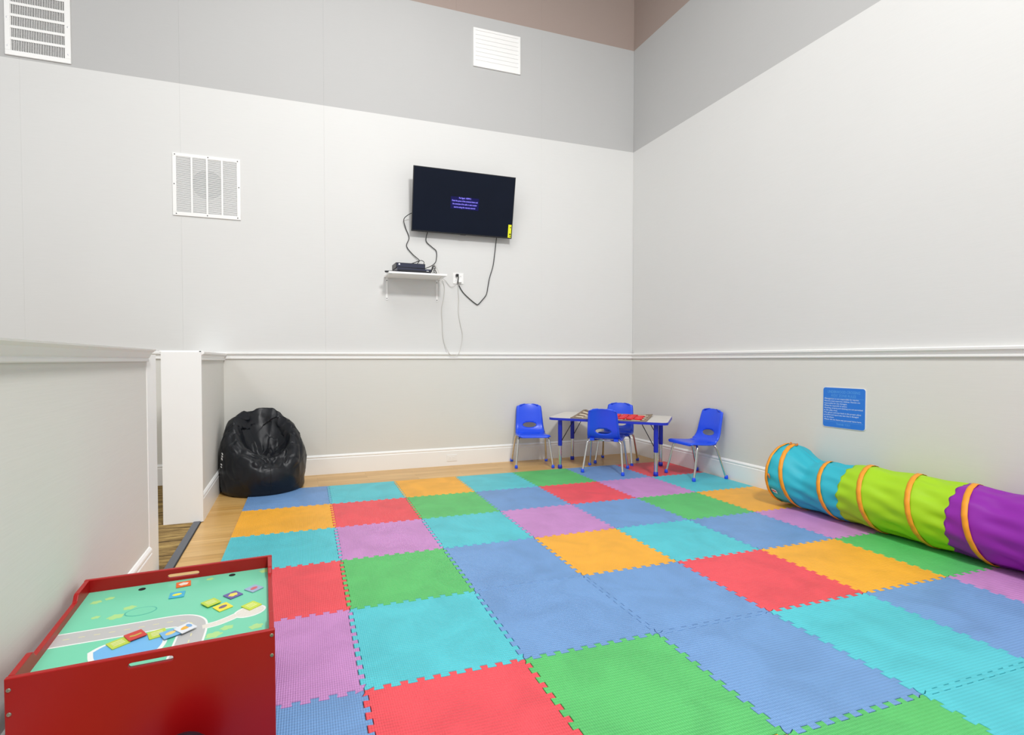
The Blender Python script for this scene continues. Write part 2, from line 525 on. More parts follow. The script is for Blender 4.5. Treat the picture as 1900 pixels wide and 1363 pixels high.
def tile_outline(i, j, ni, nj):
    x0, y1 = i * T, -j * T
    x1, y0 = x0 + T, y1 - T
    pts = []
    # bottom edge (y0): left -> right
    def hor(y, straight, ext): 
        return [(x0, y + ext), (x1, y + ext)] if straight else [(x0 + u, y + w_) for u, w_ in WV]
    def ver(x, straight, ext):
        return [(x + ext, y0), (x + ext, y1)] if straight else [(x + w_, y0 + u) for u, w_ in WV]
    bot = hor(y0, j == nj - 1, 0)
    rig = ver(x1, i == ni - 1, 0.034)
    top = hor(y1, j == 0, 0)[::-1]
    lef = ver(x0, i == 0, -0.052)[::-1]
    for e in (bot, rig, top, lef): pts += e[:-1] if True else e
    # outer borders: move corner points so straight borders stay square
    out = []
    for (x, y) in pts:
        if i == ni - 1 and abs(x - x1) < 1e-6 and (abs(y - y0) < 1e-6 or abs(y - y1) < 1e-6): x = x1 + 0.034
        if i == 0 and abs(x - x0) < 1e-6 and (abs(y - y0) < 1e-6 or abs(y - y1) < 1e-6): x = x0 - 0.052
        out.append((x, y))
    return out, ((x0 + x1) / 2, (y0 + y1) / 2)


for j, row in enumerate(ROWS):
    for i, k in enumerate(row):
        pts, c = tile_outline(i, j, len(row), len(ROWS))
        s = 0.9955
        loc = [((x - c[0]) * s, (y - c[1]) * s) for x, y in pts]
        h = MH + rnd.uniform(-0.0006, 0.0006)
        bm = bmesh.new()
        n = len(loc)
        a = [bm.verts.new((x, y, 0)) for x, y in loc]
        b_ = [bm.verts.new((x, y, h - 0.0012)) for x, y in loc]
        s2 = 1 - 0.0008 / (T / 2)
        c_ = [bm.verts.new((x * s2, y * s2, h)) for x, y in loc]
        for q in range(n):
            r_ = (q + 1) % n
            bm.faces.new((a[q], a[r_], b_[r_], b_[q])); bm.faces.new((b_[q], b_[r_], c_[r_], c_[q]))
        bm.faces.new(c_)
        o = obj('tile', bm, FOAM[k][1], mat_root)
        o.location = (c[0], c[1], 0.0)

# ------------------------------------------------------------------ red activity table
AT = Vector((-4.377, -3.562, MH)); AR = R(3.2)
at = empty('activity_table', AT, AR)
tag(at, 'low red wooden activity table with a printed road scene tray top', 'table')
HWX, HWY, HT = 0.308, 0.306, 0.380
bz = 0.336


def panel_with_slot(name, y0, y1):
    """solid end panel with a stadium handle slot cut through, in local XZ"""
    zc, sh, sw = HT - 0.026, 0.0072, 0.052
    n = 8
    hole = []
    for k in range(n + 1):
        a = -PI / 2 + PI * k / n; hole.append((sw - sh + sh * math.cos(a), zc + sh * math.sin(a)))
    for k in range(n + 1):
        a = PI / 2 + PI * k / n; hole.append((-sw + sh + sh * math.cos(a), zc + sh * math.sin(a)))
    outer = [(-HWX, 0), (HWX, 0), (HWX, HT), (-HWX, HT)]
    bm = bmesh.new()
    fr = {}
    for tagk, y in (('f', y0), ('b', y1)):
        ov = [bm.verts.new((x, y, z)) for x, z in outer]
        hv = [bm.verts.new((x, y, z)) for x, z in hole]
        es = [bm.edges.new((ov[i], ov[(i + 1) % 4])) for i in range(4)] + [bm.edges.new((hv[i], hv[(i + 1) % len(hv)])) for i in range(len(hv))]
        bmesh.ops.triangle_fill(bm, use_beauty=True, edges=es)
        fr[tagk] = (ov, hv)
    for idx in (0, 1):
        A, B = fr['f'][idx], fr['b'][idx]
        for i in range(len(A)): bm.faces.new((A[i], A[(i + 1) % len(A)], B[(i + 1) % len(B)], B[i]))
    o = obj(name, bm, M['redwood'], at)
    mdf = o.modifiers.new('bevel', 'BEVEL'); mdf.width = 0.0022; mdf.segments = 2; mdf.limit_method = 'ANGLE'; mdf.angle_limit = R(60)
    return o


pf = panel_with_slot('end_panel', -HWY, -HWY + 0.015)
pb = panel_with_slot('end_panel', HWY - 0.015, HWY)
for sgn in (-1, 1):                      # side aprons, lower in the middle
    prof = [(-HWY + 0.0155, 0.30), (HWY - 0.0155, 0.30), (HWY - 0.0155, HT), (HWY - 0.12, HT), (HWY - 0.128, HT - 0.003), (HWY - 0.140, HT - 0.018), (HWY - 0.148, HT - 0.021),
            (-HWY + 0.148, HT - 0.021), (-HWY + 0.140, HT - 0.018), (-HWY + 0.128, HT - 0.003), (-HWY + 0.12, HT)]
    prof += [(-HWY + 0.0155, HT)]
    bm = bmesh.new()
    x0, x1 = (HWX - 0.016, HWX - 0.002) if sgn > 0 else (-HWX + 0.002, -HWX + 0.016)
    a = [bm.verts.new((x0, y, z)) for y, z in prof]; b_ = [bm.verts.new((x1, y, z)) for y, z in prof]
    bm.faces.new(a); bm.faces.new(b_[::-1])
    for i in range(len(prof)): bm.faces.new((a[i], b_[i], b_[(i + 1) % len(prof)], a[(i + 1) % len(prof)]))
    o = obj('side_apron', bm, M['redwood'], at)
    mdf = o.modifiers.new('bevel', 'BEVEL'); mdf.width = 0.002; mdf.segments = 2; mdf.limit_method = 'ANGLE'; mdf.angle_limit = R(60)
board = boxobj('tray_board', (-HWX + 0.016, HWX - 0.016, -HWY + 0.0155, HWY - 0.0155, bz - 0.010, bz), M['board'], at)
board['label'] = 'green printed tray board with road, pond and path'
for x, z in ((-HWX + 0.009, HT - 0.028), (-HWX + 0.009, HT - 0.088), (HWX - 0.009, HT - 0.010 - 0.004), (HWX - 0.009, HT - 0.072)):
    for s_ in (-1, 1):
        bm = lathe(bmesh.new(), [(0.0052, 0), (0.0052, 0.0012), (0.0040, 0.0022), (0.0020, 0.0024), (0.0018, 0.0012)], 14)
        o = obj('screw', bm, M['screw'], at, smooth=False)
        o.location = (x, s_ * (HWY - 0.0002), z); o.rotation_euler = (s_ * -PI / 2, 0, 0)

# printed scene, traced in world metres and moved into the table's frame
ca, sa = math.cos(-AR), math.sin(-AR)


def tl(p):
    x, y = p[0] - AT.x, p[1] - AT.y
    return (x * ca - y * sa, x * sa + y * ca)


LX, LY = HWX - 0.0165, HWY - 0.016


dec_n = [0]


def decal(name, pts, material, level, world=True):
    q = [tl(p) for p in pts] if world else pts
    q = [(max(-LX, min(LX, x)), max(-LY, min(LY, y))) for x, y in q]
    dec_n[0] += 1
    return obj(name, prism(bmesh.new(), q, bz - 0.0005, bz + 0.00018 * level + 0.000004 * dec_n[0]), material, board)


def offset_line(line, wl, wr_):
    L_, R_ = [], []
    for i, p in enumerate(line):
        d = (line[min(i + 1, len(line) - 1)] - line[max(i - 1, 0)]).normalized(); n = Vector((-d.y, d.x))
        L_.append(p + n * wl); R_.append(p - n * wr_)
    return L_ + R_[::-1]


def smooth2(pts, n=6):
    return [Vector((v.x, v.y)) for v in catmull([(x, y, 0) for x, y in pts], n)]


def ell(c, a, b, rot=0, n=28, wob=0.0):
    out = []
    for k in range(n):
        t = 2 * PI * k / n
        rr = 1 + wob * math.sin(5 * t + c[0] * 90) + wob * 0.6 * math.sin(9 * t + c[1] * 70)
        x, y = a * rr * math.cos(t), b * rr * math.sin(t)
        out.append((c[0] + x * math.cos(rot) - y * math.sin(rot), c[1] + x * math.sin(rot) + y * math.cos(rot)))
    return out


road = smooth2([(-4.70, -3.628), (-4.61, -3.623), (-4.478, -3.617), (-4.39, -3.609), (-4.335, -3.612), (-4.302, -3.640), (-4.293, -3.69), (-4.292, -3.76), (-4.292, -3.90)])
decal('road_border', offset_line(road, 0.041, 0.041), M['p_white'], 1)
decal('road', offset_line(road, 0.035, 0.035), M['p_road'], 2)
road_l = [0]
for a, b in zip(road, road[1:]): road_l.append(road_l[-1] + (b - a).length)
k = 0.02
while k < road_l[-1] - 0.03:
    seg = []
    for t in (k, k + 0.008, k + 0.016):
        i = max(q for q in range(len(road_l)) if road_l[q] <= t); i = min(i, len(road) - 2)
        f = (t - road_l[i]) / max(1e-6, road_l[i + 1] - road_l[i]); seg.append(road[i].lerp(road[i + 1], f))
    decal('road_dash', offset_line(seg, 0.0016, 0.0016), M['p_dash'], 3)
    k += 0.038
pond = smooth2([(-4.548, -3.728), (-4.520, -3.694), (-4.455, -3.671), (-4.398, -3.662), (-4.365, -3.690), (-4.352, -3.735), (-4.372, -3.790), (-4.45, -3.815), (-4.52, -3.790), (-4.548, -3.728)], 5)[:-1]
cpn = sum(pond, Vector((0, 0))) / len(pond)
decal('pond_shore', [cpn + (p - cpn) * 1.0 for p in pond], M['p_white'], 1)
decal('pond', [cpn + (p - cpn) * 0.87 for p in pond], M['p_pond'], 2)
path = smooth2([(-4.268, -3.674), (-4.23, -3.664), (-4.198, -3.645), (-4.176, -3.628)])
decal('path_border', offset_line(path, 0.0165, 0.0165), M['p_white'], 1)
decal('path_plaza_border', ell((-4.138, -3.614), 0.050, 0.038, R(24)), M['p_white'], 1)
decal('path', offset_line(path, 0.012, 0.012), M['p_path'], 2)
decal('path_plaza', ell((-4.138, -3.614), 0.044, 0.032, R(24)), M['p_path'], 2)
for c, a in (((-4.636, -3.380), .016), ((-4.602, -3.362), .014), ((-4.517, -3.460), .018), ((-4.541, -3.515), .022), ((-4.196, -3.702), .018), ((-4.228, -3.735), .022),
             ((-4.112, -3.722), .020), ((-4.107, -3.285), .022), ((-4.60, -3.50), .012), ((-4.30, -3.30), .012)):
    decal('printed_bush', ell(c, a, a * 0.75, 0.3, 26, 0.14), M['p_yel'], 1)
decal('printed_pond_ring', ell((-4.475, -3.50), .046, .030, 0.1), M['p_dark'], 1)
decal('printed_pond_fill', ell((-4.475, -3.50), .042, .027, 0.1), M['board'], 2)
for c in ((-4.517, -3.316), (-4.226, -3.288)):
    decal('finger_hole', ell(c, .0115, .0115), M['hole'], 3)

# picture cards lying on the tray board
TBZ = MH + bz
CARDS = [  # x, y, rot, lift, colour, motif colour, motif, name, label
    (-4.384, -3.322, 10, 0, (232, 104, 34), (240, 226, 214), 'rect', 'orange picture card with a white motif lying near the rear rim'),
    (-4.388, -3.410, 4, 0, (58, 176, 210), (246, 232, 60), 'oval', 'turquoise picture card with a yellow oval motif'),
    (-4.138, -3.443, 42, 0, (156, 176, 204), (206, 96, 110), 'oval', 'pale blue picture card with a pink motif near the right rim'),
    (-4.203, -3.474, 38, 0, (104, 92, 160), (244, 220, 92), 'rect', 'purple bordered picture card with a yellow motif'),
    (-4.266, -3.518, 36, 0.0030, (190, 214, 62), (214, 224, 150), 'lines', 'lime green picture card overlapping a yellow card'),
    (-4.225, -3.558, 34, 0, (240, 224, 62), (120, 100, 124), 'oval', 'yellow picture card with a dark purple oval motif'),
    (-4.136, -3.578, 40, 0, (198, 220, 62), (222, 232, 150), 'lines', 'lime green picture card lying on the printed cobbled circle'),
    (-4.446, -3.672, 33, 0.0030, (206, 58, 54), (190, 172, 70), 'bar', 'red picture card lying half on the printed pond'),
    (-4.482, -3.700, 36, 0, (190, 212, 72), (216, 222, 160), 'lines', 'lime green picture card tucked under the red card'),
    (-4.388, -3.678, 20, 0, (190, 212, 72), (216, 222, 160), 'lines', 'lime green picture card at the bottom of the pile of three'),
    (-4.350, -3.694, 28, 0.0030, (116, 180, 228), (236, 206, 120), 'oval', 'light blue picture card in the middle of the pile of three'),
    (-4.313, -3.680, 40, 0.0060, (226, 230, 236), (236, 176, 48), 'oval', 'white picture card with an orange and blue motif on the road'),
]
CS = 0.0235
for n_, (x, y, rz, lift, col, mcol, kind, label) in enumerate(CARDS):
    t = empty('picture_card', (x, y, TBZ + 0.0009 + lift), R(rz))
    tag(t, label, 'card', 'picture cards scattered on the tray')
    cm = mat('card_print_%d' % n_, col, 0.35); mm = mat('card_motif_%d' % n_, mcol, 0.35, var=0.2, vscale=90)
    obj('card_base', prism(bmesh.new(), rrect(-CS, CS, -CS, CS, 0.002, 2), 0, 0.0022), cm, t)
    if kind == 'oval': q = ell((0, 0), CS * .62, CS * .38, 0.2)
    elif kind == 'rect': q = ell((0, 0), CS * .66, CS * .5, 0.1, 24, 0.12)
    elif kind == 'bar': q = [(-CS * .7, -CS * .05), (-CS * .2, -CS * .3), (CS * .7, -CS * .2), (CS * .6, CS * .1), (-CS * .1, CS * .05), (-CS * .5, CS * .25)]
    else: q = None
    if q: obj('motif', prism(bmesh.new(), q, 0.0022, 0.00245), mm, t)
    else:
        for yy in (-.45, -.05, .35):
            obj('motif', prism(bmesh.new(), [(-CS * .65, CS * yy), (CS * .65, CS * yy), (CS * .65, CS * (yy + .22)), (-CS * .65, CS * (yy + .22))], 0.0022, 0.00245), mm, t)
    if 'white' in label and 'orange and' in label:
        obj('motif', prism(bmesh.new(), ell((CS * .55, CS * .1), CS * .3, CS * .5), 0.00245, 0.0027), mat('card_motif_blue', (120, 170, 220), .35), t)

# dark rounded object that only just enters the frame in front of the table
bm = bmesh.new()
bmesh.ops.create_uvsphere(bm, u_segments=40, v_segments=24, radius=1.0)
for v in bm.verts:
    f = 1 + 0.05 * math.sin(26 * math.atan2(v.co.y, v.co.x)) * (1 - abs(v.co.z)) + 0.03 * math.sin(30 * v.co.z)
    v.co = Vector((v.co.x * 0.082 * f, v.co.y * 0.058 * f, v.co.z * 0.101))
o = obj('ribbed_ball', bm, mat('dark_navy_rubber', (20, 24, 36), 0.35), None, smooth=True)
o.location = (-4.268, -3.962, MH + 0.102)
tag(o, 'dark navy rounded object peeking in before the red table front', 'ball')

# ------------------------------------------------------------------ beanbag chair
bb = empty('beanbag_chair', (-4.278, -0.415, 0.0))
tag(bb, 'black nylon beanbag chair in the corner by the half wall', 'beanbag')
PH = R(-72)


def bean_pt(th, q):
    """q 0..1 outer wall from floor to rim, 1..2 inside from rim to seat centre"""
    d = (1 - math.cos(th - PH)) / 2                 # 0 front, 1 back
    h = 0.275 + 0.440 * min(1, d * 1.12) ** 0.70
    rb = 0.356
    rr = 0.335 - 0.070 * d ** 1.3
    if q <= 1:
        if q < 0.12:
            t = q / 0.12; r = rb * (0.92 + 0.08 * math.sin(t * PI / 2)); z = 0.05 * (1 - math.cos(t * PI / 2))
        else:
            t = (q - 0.12) / 0.88
            z = 0.05 + (h - 0.05) * t
            r = rb + (rr - rb) * t ** 2.0 + 0.026 * math.sin(PI * t) 
            if t > .86: r -= 0.055 * ((t - .86) / .14) ** 2
        cx = cy = 0.0
    else:
        t = q - 1
        e = t * t * (3 - 2 * t)
        rr -= 0.055
        hump = 0.022 * math.sin(min(1, t * 4) * PI)
        zs = 0.315
        z = (h + hump) + (zs - h) * (1 - (1 - t) ** 1.7)
        r = rr * (1 - t)
        cx = 0.10 * math.cos(PH) * e; cy = 0.10 * math.sin(PH) * e
    x, y = r * math.cos(th) + cx, r * math.sin(th) + cy
    p = Vector((x * 3.6 + 1.7, y * 3.6, z * 3.4 + 3))
    n1 = 1 - abs(noise.noise(p)) * 2.4
    n2 = 1 - abs(noise.noise(p * 2.3 + Vector((9, 2, 4)))) * 2.2
    amp = 0.032 * min(1, z / 0.1) * (0.30 + 0.95 * max(0, min(1, (q - 1.0) / 0.25)))
    dr = amp * (n1 - .55) + amp * .5 * (n2 - .55)
    cz = max(0, 1 - abs(noise.noise(p * 1.25 + Vector((4, 7, 1)))) * 8) + .7 * max(0, 1 - abs(noise.noise(p * 2.0 + Vector((14, 3, 8)))) * 8)
    dr -= (0.016 * max(0, min(1, (q - .7) / .35)) + 0.004 * min(1, z / .1)) * cz
    x += dr * math.cos(th) * (1 if q < 1 else 1 - t); y += dr * math.sin(th) * (1 if q < 1 else 1 - t)
    if q > 1: z += dr * 0.95
    elif q > .8: z += dr * 0.95 * (q - .8) / .2
    wx, wy = x + bb.location.x, y + bb.location.y
    if z < MH + .002 and wx > -4.395 and wy < -0.548: z = MH + .002
    lim = -4.624 - bb.location.x
    if x < lim: x = lim + (x - lim) * 0.06
    return Vector((x, y, max(0.0, z)))


bm = bmesh.new()
NTH, NQ = 190, 110
grid = [[bm.verts.new(bean_pt(2 * PI * k / NTH, 1.97 * (q / NQ))) for k in range(NTH)] for q in range(NQ + 1)]
for q in range(NQ):
    for k in range(NTH):
        bm.faces.new((grid[q][k], grid[q][(k + 1) % NTH], grid[q + 1][(k + 1) % NTH], grid[q + 1][k]))
bm.faces.new(grid[0][::-1]); bm.faces.new(grid[-1])
sh = obj('shell', bm, M['bean'], bb, smooth=True)
for k in range(4):
    th = PH - 0.1 + k * PI / 2
    obj('side_seam', tube(bmesh.new(), [bean_pt(th, q) for q in [0.1 + 0.85 * i / 14 for i in range(15)]], 0.003, 6), M['beanseam'], bb, smooth=True)
th = R(207)
for zz, hh in ((0.36, 0.012), (0.34, 0.009), (0.315, 0.016), (0.27, 0.010), (0.25, 0.008)):
    q = 0.12 + 0.88 * (zz - .05) / (0.275 + 0.440 * min(1, (1 - math.cos(th - PH)) / 2 * 1.12) ** .7 - .05)
    p = bean_pt(th, q); p2 = bean_pt(th + .06, q)
    d = (p2 - p).normalized(); n_ = Vector((math.cos(th), math.sin(th), 0))
    bm = bmesh.new()
    vs = [bm.verts.new(p + n_ * 0.004 + d * a + Vector((0, 0, b_))) for a, b_ in ((0, 0), (0.02, 0), (0.02, hh), (0, hh))]
    vs2 = [bm.verts.new(v.co - n_ * 0.003) for v in vs]
    bm.faces.new(vs); bm.faces.new(vs2[::-1])
    for i in range(4): bm.faces.new((vs[i], vs2[i], vs2[(i + 1) % 4], vs[(i + 1) % 4]))
    obj('logo_mark', bm, M['tagw'], bb)

# ------------------------------------------------------------------ blue school chairs
PROF = catmull([(0, -.205, .328), (0, -.200, .346), (0, -.172, .356), (0, -.10, .350), (0, 0.0, .343), (0, .065, .345), (0, .115, .366), (0, .147, .420), (0, .166, .500), (0, .186, .590), (0, .200, .640), (0, .208, .662)], 6)


def chair_shell():
    ns = len(PROF); nt = 28
    bm = bmesh.new()
    g = []
    for i, p in enumerate(PROF):
        f = i / (ns - 1)
        y, z = p.y, p.z
        d = (PROF[min(i + 1, ns - 1)] - PROF[max(i - 1, 0)]).normalized()
        nrm = Vector((0, -d.z, d.y))       # towards the sitter (up on the seat, forward on the back)
        if f < 0.5: w_ = 0.168 + 0.010 * math.sin(PI * f / .5)
        else: w_ = 0.168 - 0.034 * ((f - .5) / .5) ** 1.1
        e = (1 - f) / 0.10                      # rounded top corners
        if e < 1: w_ -= 0.040 * (1 - e) ** 2.6
        e = f / 0.12
        if e < 1: w_ -= 0.020 * (1 - e) ** 2
        row = []
        for k in range(nt + 1):
            t = -1 + 2 * k / nt
            x = t * w_
            cup = (0.016 if f > .5 else 0.004) * t * t
            lip = -0.016 * max(0, (abs(t) - .86) / .14) ** 2
            hp = Vector((x, y, z)) + nrm * (cup + lip)
            if f > .8: hp -= d * (0.026 * ((f - .8) / .2) ** 2 * t * t)
            row.append(bm.verts.new(hp))
        g.append(row)
    for i in range(ns - 1):
        for k in range(nt): bm.faces.new((g[i][k], g[i][k + 1], g[i + 1][k + 1], g[i + 1][k]))
    # oval handle hole low in the back
    zc, a, b_ = 0.428, 0.078, 0.028
    dele = [f for f in bm.faces if f.calc_center_median().y > .10 and (f.calc_center_median().x / a) ** 2 + ((f.calc_center_median().z - zc) / b_) ** 2 < 1]
    ed = set()
    bmesh.ops.delete(bm, geom=dele, context='FACES')
    for v in bm.verts:
        if v.is_boundary and v.co.y > .10 and abs(v.co.x) < .11 and .37 < v.co.z < .49:
            q = math.sqrt((v.co.x / a) ** 2 + ((v.co.z - zc) / b_) ** 2)
            nz = zc + (v.co.z - zc) / q
            dz = nz - v.co.z
            v.co.x /= q; v.co.z = nz
            v.co.y += dz * 0.28
    return bm


def make_chair():
    t = empty('school_chair', (0, 0, 0))
    sh = obj('seat_shell', chair_shell(), M['blue'], t, smooth=True)
    s = sh.modifiers.new('solid', 'SOLIDIFY'); s.thickness = 0.007; s.offset = -1
    for (sx, sy) in ((-1, -1), (1, -1), (-1, 1), (1, 1)):
        y0 = -.105 if sy < 0 else .075
        y1 = -.190 if sy < 0 else .185
        pts = catmull([(sx * .100, y0, .326), (sx * .138, y0 + sy * .006, .325), (sx * .163, y0 + sy * .018, .308), (sx * .172, y0 + sy * .030, .27), (sx * .186, (y0 + y1) / 2 + sy * .015, .14), (sx * .199, y1, .012)], 5)
        lg = obj('leg', tube(bmesh.new(), pts, 0.0105, 12), M['chrome'], t, smooth=True)
        obj('foot_cap', lathe(bmesh.new(), [(.010, 0), (.0165, .002), (.0175, .010), (.016, .024), (.0125, .036)], 16, (sx * .1995, y1 + sy * .001, 0)), M['blue'], lg, smooth=True)
    for y0 in (-.105, .075):
        obj('crossbar', tube(bmesh.new(), [(-.102, y0, .326), (.102, y0, .326)], 0.0105, 12), M['chrome'], t, smooth=True)
    for sx in (-1, 1):
        obj('mount_bracket', box(bmesh.new(), sx * .12 - .022, sx * .12 + .022, .05, .115, .322, .348, bev=.004), M['blue'], t)
    return t


def copy_tree(o, parent=None):
    c = o.copy(); C.objects.link(c); c.parent = parent
    for ch in list(o.children): copy_tree(ch, c)
    return c


CH = [((-1.512, -0.262, 0.0), -16, 'blue plastic school chair standing left of the table against the back wall'),
      ((-0.938, -0.832, MH), 137, 'blue plastic school chair seen from behind, tucked against the table front'),
      ((-0.528, -0.440, MH * .0), -46, 'blue plastic school chair behind the table in the room corner'),
      ((-0.232, -1.335, MH), -92, 'blue plastic school chair at the right against the right wall')]
ch0 = make_chair()
for i, (loc, a, label) in enumerate(CH):
    o = ch0 if i == 0 else copy_tree(ch0)
    o.location = loc; o.rotation_euler = (0, 0, R(a))
    tag(o, label, 'chair', 'blue school chairs around the table')

# ------------------------------------------------------------------ kids table
KT = empty('kids_table', (-0.775, -0.685, MH), R(-44))
tag(KT, 'rectangular kids table with grey top, blue edge and adjustable legs', 'table')
KX, KY, KZ = 0.598, 0.345, 0.540
top = obj('table_top', prism(bmesh.new(), rrect(-KX + .004, KX - .004, -KY + .004, KY - .004, .06, 6), KZ - .024, KZ), M['grey_lam'], KT)
bm = bmesh.new()
ring = rrect(-KX, KX, -KY, KY, .064, 6)
inn = rrect(-KX + .0042, KX - .0042, -KY + .0042, KY - .0042, .0598, 6)
n = len(ring)
o_lo = [bm.verts.new((x, y, KZ - .026)) for x, y in ring]; o_hi = [bm.verts.new((x, y, KZ - .001)) for x, y in ring]
i_lo = [bm.verts.new((x, y, KZ - .026)) for x, y in inn]; i_hi = [bm.verts.new((x, y, KZ - .001)) for x, y in inn]
for q in range(n):
    r_ = (q + 1) % n
    bm.faces.new((o_lo[q], o_lo[r_], o_hi[r_], o_hi[q])); bm.faces.new((o_hi[q], o_hi[r_], i_hi[r_], i_hi[q]))
    bm.faces.new((i_hi[q], i_hi[r_], i_lo[r_], i_lo[q])); bm.faces.new((i_lo[q], i_lo[r_], o_lo[r_], o_lo[q]))
eb = obj('edge_band', bm, M['bluedk'], KT); eb['label'] = 'blue edge band'
for sx in (-1, 1):
    for sy in (-1, 1):
        x, y = sx * .485, sy * .270
        lg = obj('leg', lathe(bmesh.new(), [(.021, .235), (.0225, .238), (.0225, KZ - .026)], 18, (x, y, 0)), M['bluedk'], KT, smooth=True, angle=40)
        zf = 0.0 if not (sx < 0) else -MH
        obj('leg_tube', lathe(bmesh.new(), [(.0185, zf + .03), (.0185, .236)], 18, (x, y, 0)), M['chrome'], lg, smooth=True, angle=40)
        obj('leg_foot', lathe(bmesh.new(), [(.017, zf), (.0225, zf + .003), (.0235, zf + .02), (.021, zf + .042)], 18, (x, y, 0)), M['bluedk'], lg, smooth=True)
        obj('brace', tube(bmesh.new(), [(x - sx * .016, y, .285), (x - sx * .14, y - sy * .02, KZ - .027)], .0042, 8), M['blackpl'], lg, smooth=True)
        for k in range(5):
            d = Vector((-sx * .0186, 0, 0))
            hb = lathe(bmesh.new(), [(.0042, 0), (.0042, .0006)], 10)
            h_ = obj('adjust_hole', hb, M['blackpl'], lg)
            h_.location = (x - sx * .0183, y, .075 + k * .032); h_.rotation_euler = (0, -sx * PI / 2, 0)

# woven checkers rug on the table and its discs
RZ = MH + KZ + 0.0008
rgx0, rgx1, rgy0, rgy1 = -0.36, 0.40, -0.335, 0.285
rg = empty('checkers_rug', (-0.775, -0.685, RZ), R(-44))
tag(rg, 'woven beige and brown checkers rug spread on the kids table', 'rug')


def rug_z(x, y):
    e = max(0, (-x - .12) / .24) * max(0, (y + .30) / .58)
    f = max(0, (x - .30) / .1) * max(0, (y + .1) / .4)
    return 0.040 * e ** 1.3 * (0.6 + .4 * math.sin(x * 34)) + 0.012 * f


def sheet(name, x0, x1, y0, y1, nx, ny, z_off, th, material, parent):
    bm = bmesh.new()
    for s_ in (0,):
        g = [[bm.verts.new((x0 + (x1 - x0) * i / nx, y0 + (y1 - y0) * j / ny, z_off + rug_z(x0 + (x1 - x0) * i / nx, y0 + (y1 - y0) * j / ny))) for j in range(ny + 1)] for i in range(nx + 1)]
        for i in range(nx):
            for j in range(ny): bm.faces.new((g[i][j], g[i + 1][j], g[i + 1][j + 1], g[i][j + 1]))
    o = obj(name, bm, material, parent, smooth=True)
    md = o.modifiers.new('solid', 'SOLIDIFY'); md.thickness = th; md.offset = 0
    return o


sheet('field', rgx0 + .03, rgx1 - .03, rgy0 + .03, rgy1 - .03, 24, 16, 0.004, .004, M['rug'], rg)
for d in ((rgx0, rgx1, rgy0, rgy0 + .03), (rgx0, rgx1, rgy1 - .03, rgy1)): sheet('border', *d, 24, 2, 0.004, .005, M['rugedge'], rg)
for d in ((rgx0, rgx0 + .03, rgy0 + .03, rgy1 - .03), (rgx1 - .03, rgx1, rgy0 + .03, rgy1 - .03)): sheet('border', *d, 2, 16, 0.004, .005, M['rugedge'], rg)
dp = [(.036, 0), (.039, .002), (.039, .010), (.036, .012), (.031, .012), (.029, .0095), (.020, .0095), (.018, .012), (.006, .012)]
dm = lathe(bmesh.new(), dp, 24)
d0 = obj('checker_disc', dm, M['red_disc'], None, smooth=True, angle=35)
cr_, sr_ = math.cos(R(-44)), math.sin(R(-44))


def rug_w(x, y, dz=0.0): return (-0.775 + x * cr_ - y * sr_, -0.685 + x * sr_ + y * cr_, RZ + 0.0075 + rug_z(x, y) + dz)


first = True
red_pos = [(.06 + i * .083 + rnd.uniform(-.005, .005), -.235 + j * .085 + rnd.uniform(-.005, .005)) for j in range(5) for i in range(4)][:19]
for i, (x, y) in enumerate(red_pos):
    o = d0 if i == 0 else d0.copy()
    if i: C.objects.link(o)
    o.location = rug_w(x, y); 
    tag(o, 'red plastic checker disc lying in the cluster on the rug', 'checker', 'red checkers on the rug')
bm = lathe(bmesh.new(), dp, 24)
k0 = obj('checker_disc', bm, M['black_disc'], None, smooth=True, angle=35)
for i, (x, y) in enumerate(((-.11, -.10), (-.105, -.01), (-.09, -.20), (-.02, -.15))):
    o = k0 if i == 0 else k0.copy()
    if i: C.objects.link(o)
    o.location = rug_w(x, y)
    tag(o, 'black plastic checker disc at the left part of the rug', 'checker', 'black checkers on the rug')

# ------------------------------------------------------------------ play tunnel along the right wall
tn = empty('play_tunnel', (-0.255, -2.35, MH))
tag(tn, 'collapsible play tunnel in turquoise, lime and purple with orange coils along the right wall', 'tunnel')
PITCH, H0 = 0.284, -2.412


def tun_rc(y):
    s = -y - 2.35
    r = 0.232 - 0.040 * max(0, min(1, (s - 0.06) / 0.20)) ** 1.2
    r += 0.016 * max(0, min(1, (s - 0.28) / 0.30))
    return r


def tun_pt(y, th, off=0.0, sag=True):
    """th measured from the top towards the room (-x)"""
    r = tun_rc(y)
    # distance to the helical coil
    ph = ((H0 - y) / PITCH - th / (2 * PI)) % 1.0
    s = -y - 2.35
    amp = 0.012 if s > 0.10 else 0.004
    if sag: 
        r -= amp * math.sin(PI * ph) ** 2
        wr = noise.noise(Vector((th * 3.4 - y * 5.0, y * 2.2 + th * 1.0, 1.3))) * 0.6 + math.sin(th * 13 + y * 15 + 2 * noise.noise(Vector((y * 3, th, 0)))) * 0.35
        r += 0.0150 * wr * (0.35 + 0.65 * math.sin(PI * ph) ** 2)
    r += off
    cz = tun_rc(y) + 0.004 + 0.012 * math.exp(-((s - .05) / .12) ** 2)
    x = -math.sin(th) * r; z = cz + math.cos(th) * r
    z = max(z, 0.002 + (off if off > 0 else 0))
    x = min(x, 0.235)
    return Vector((x, y + 2.35, z))


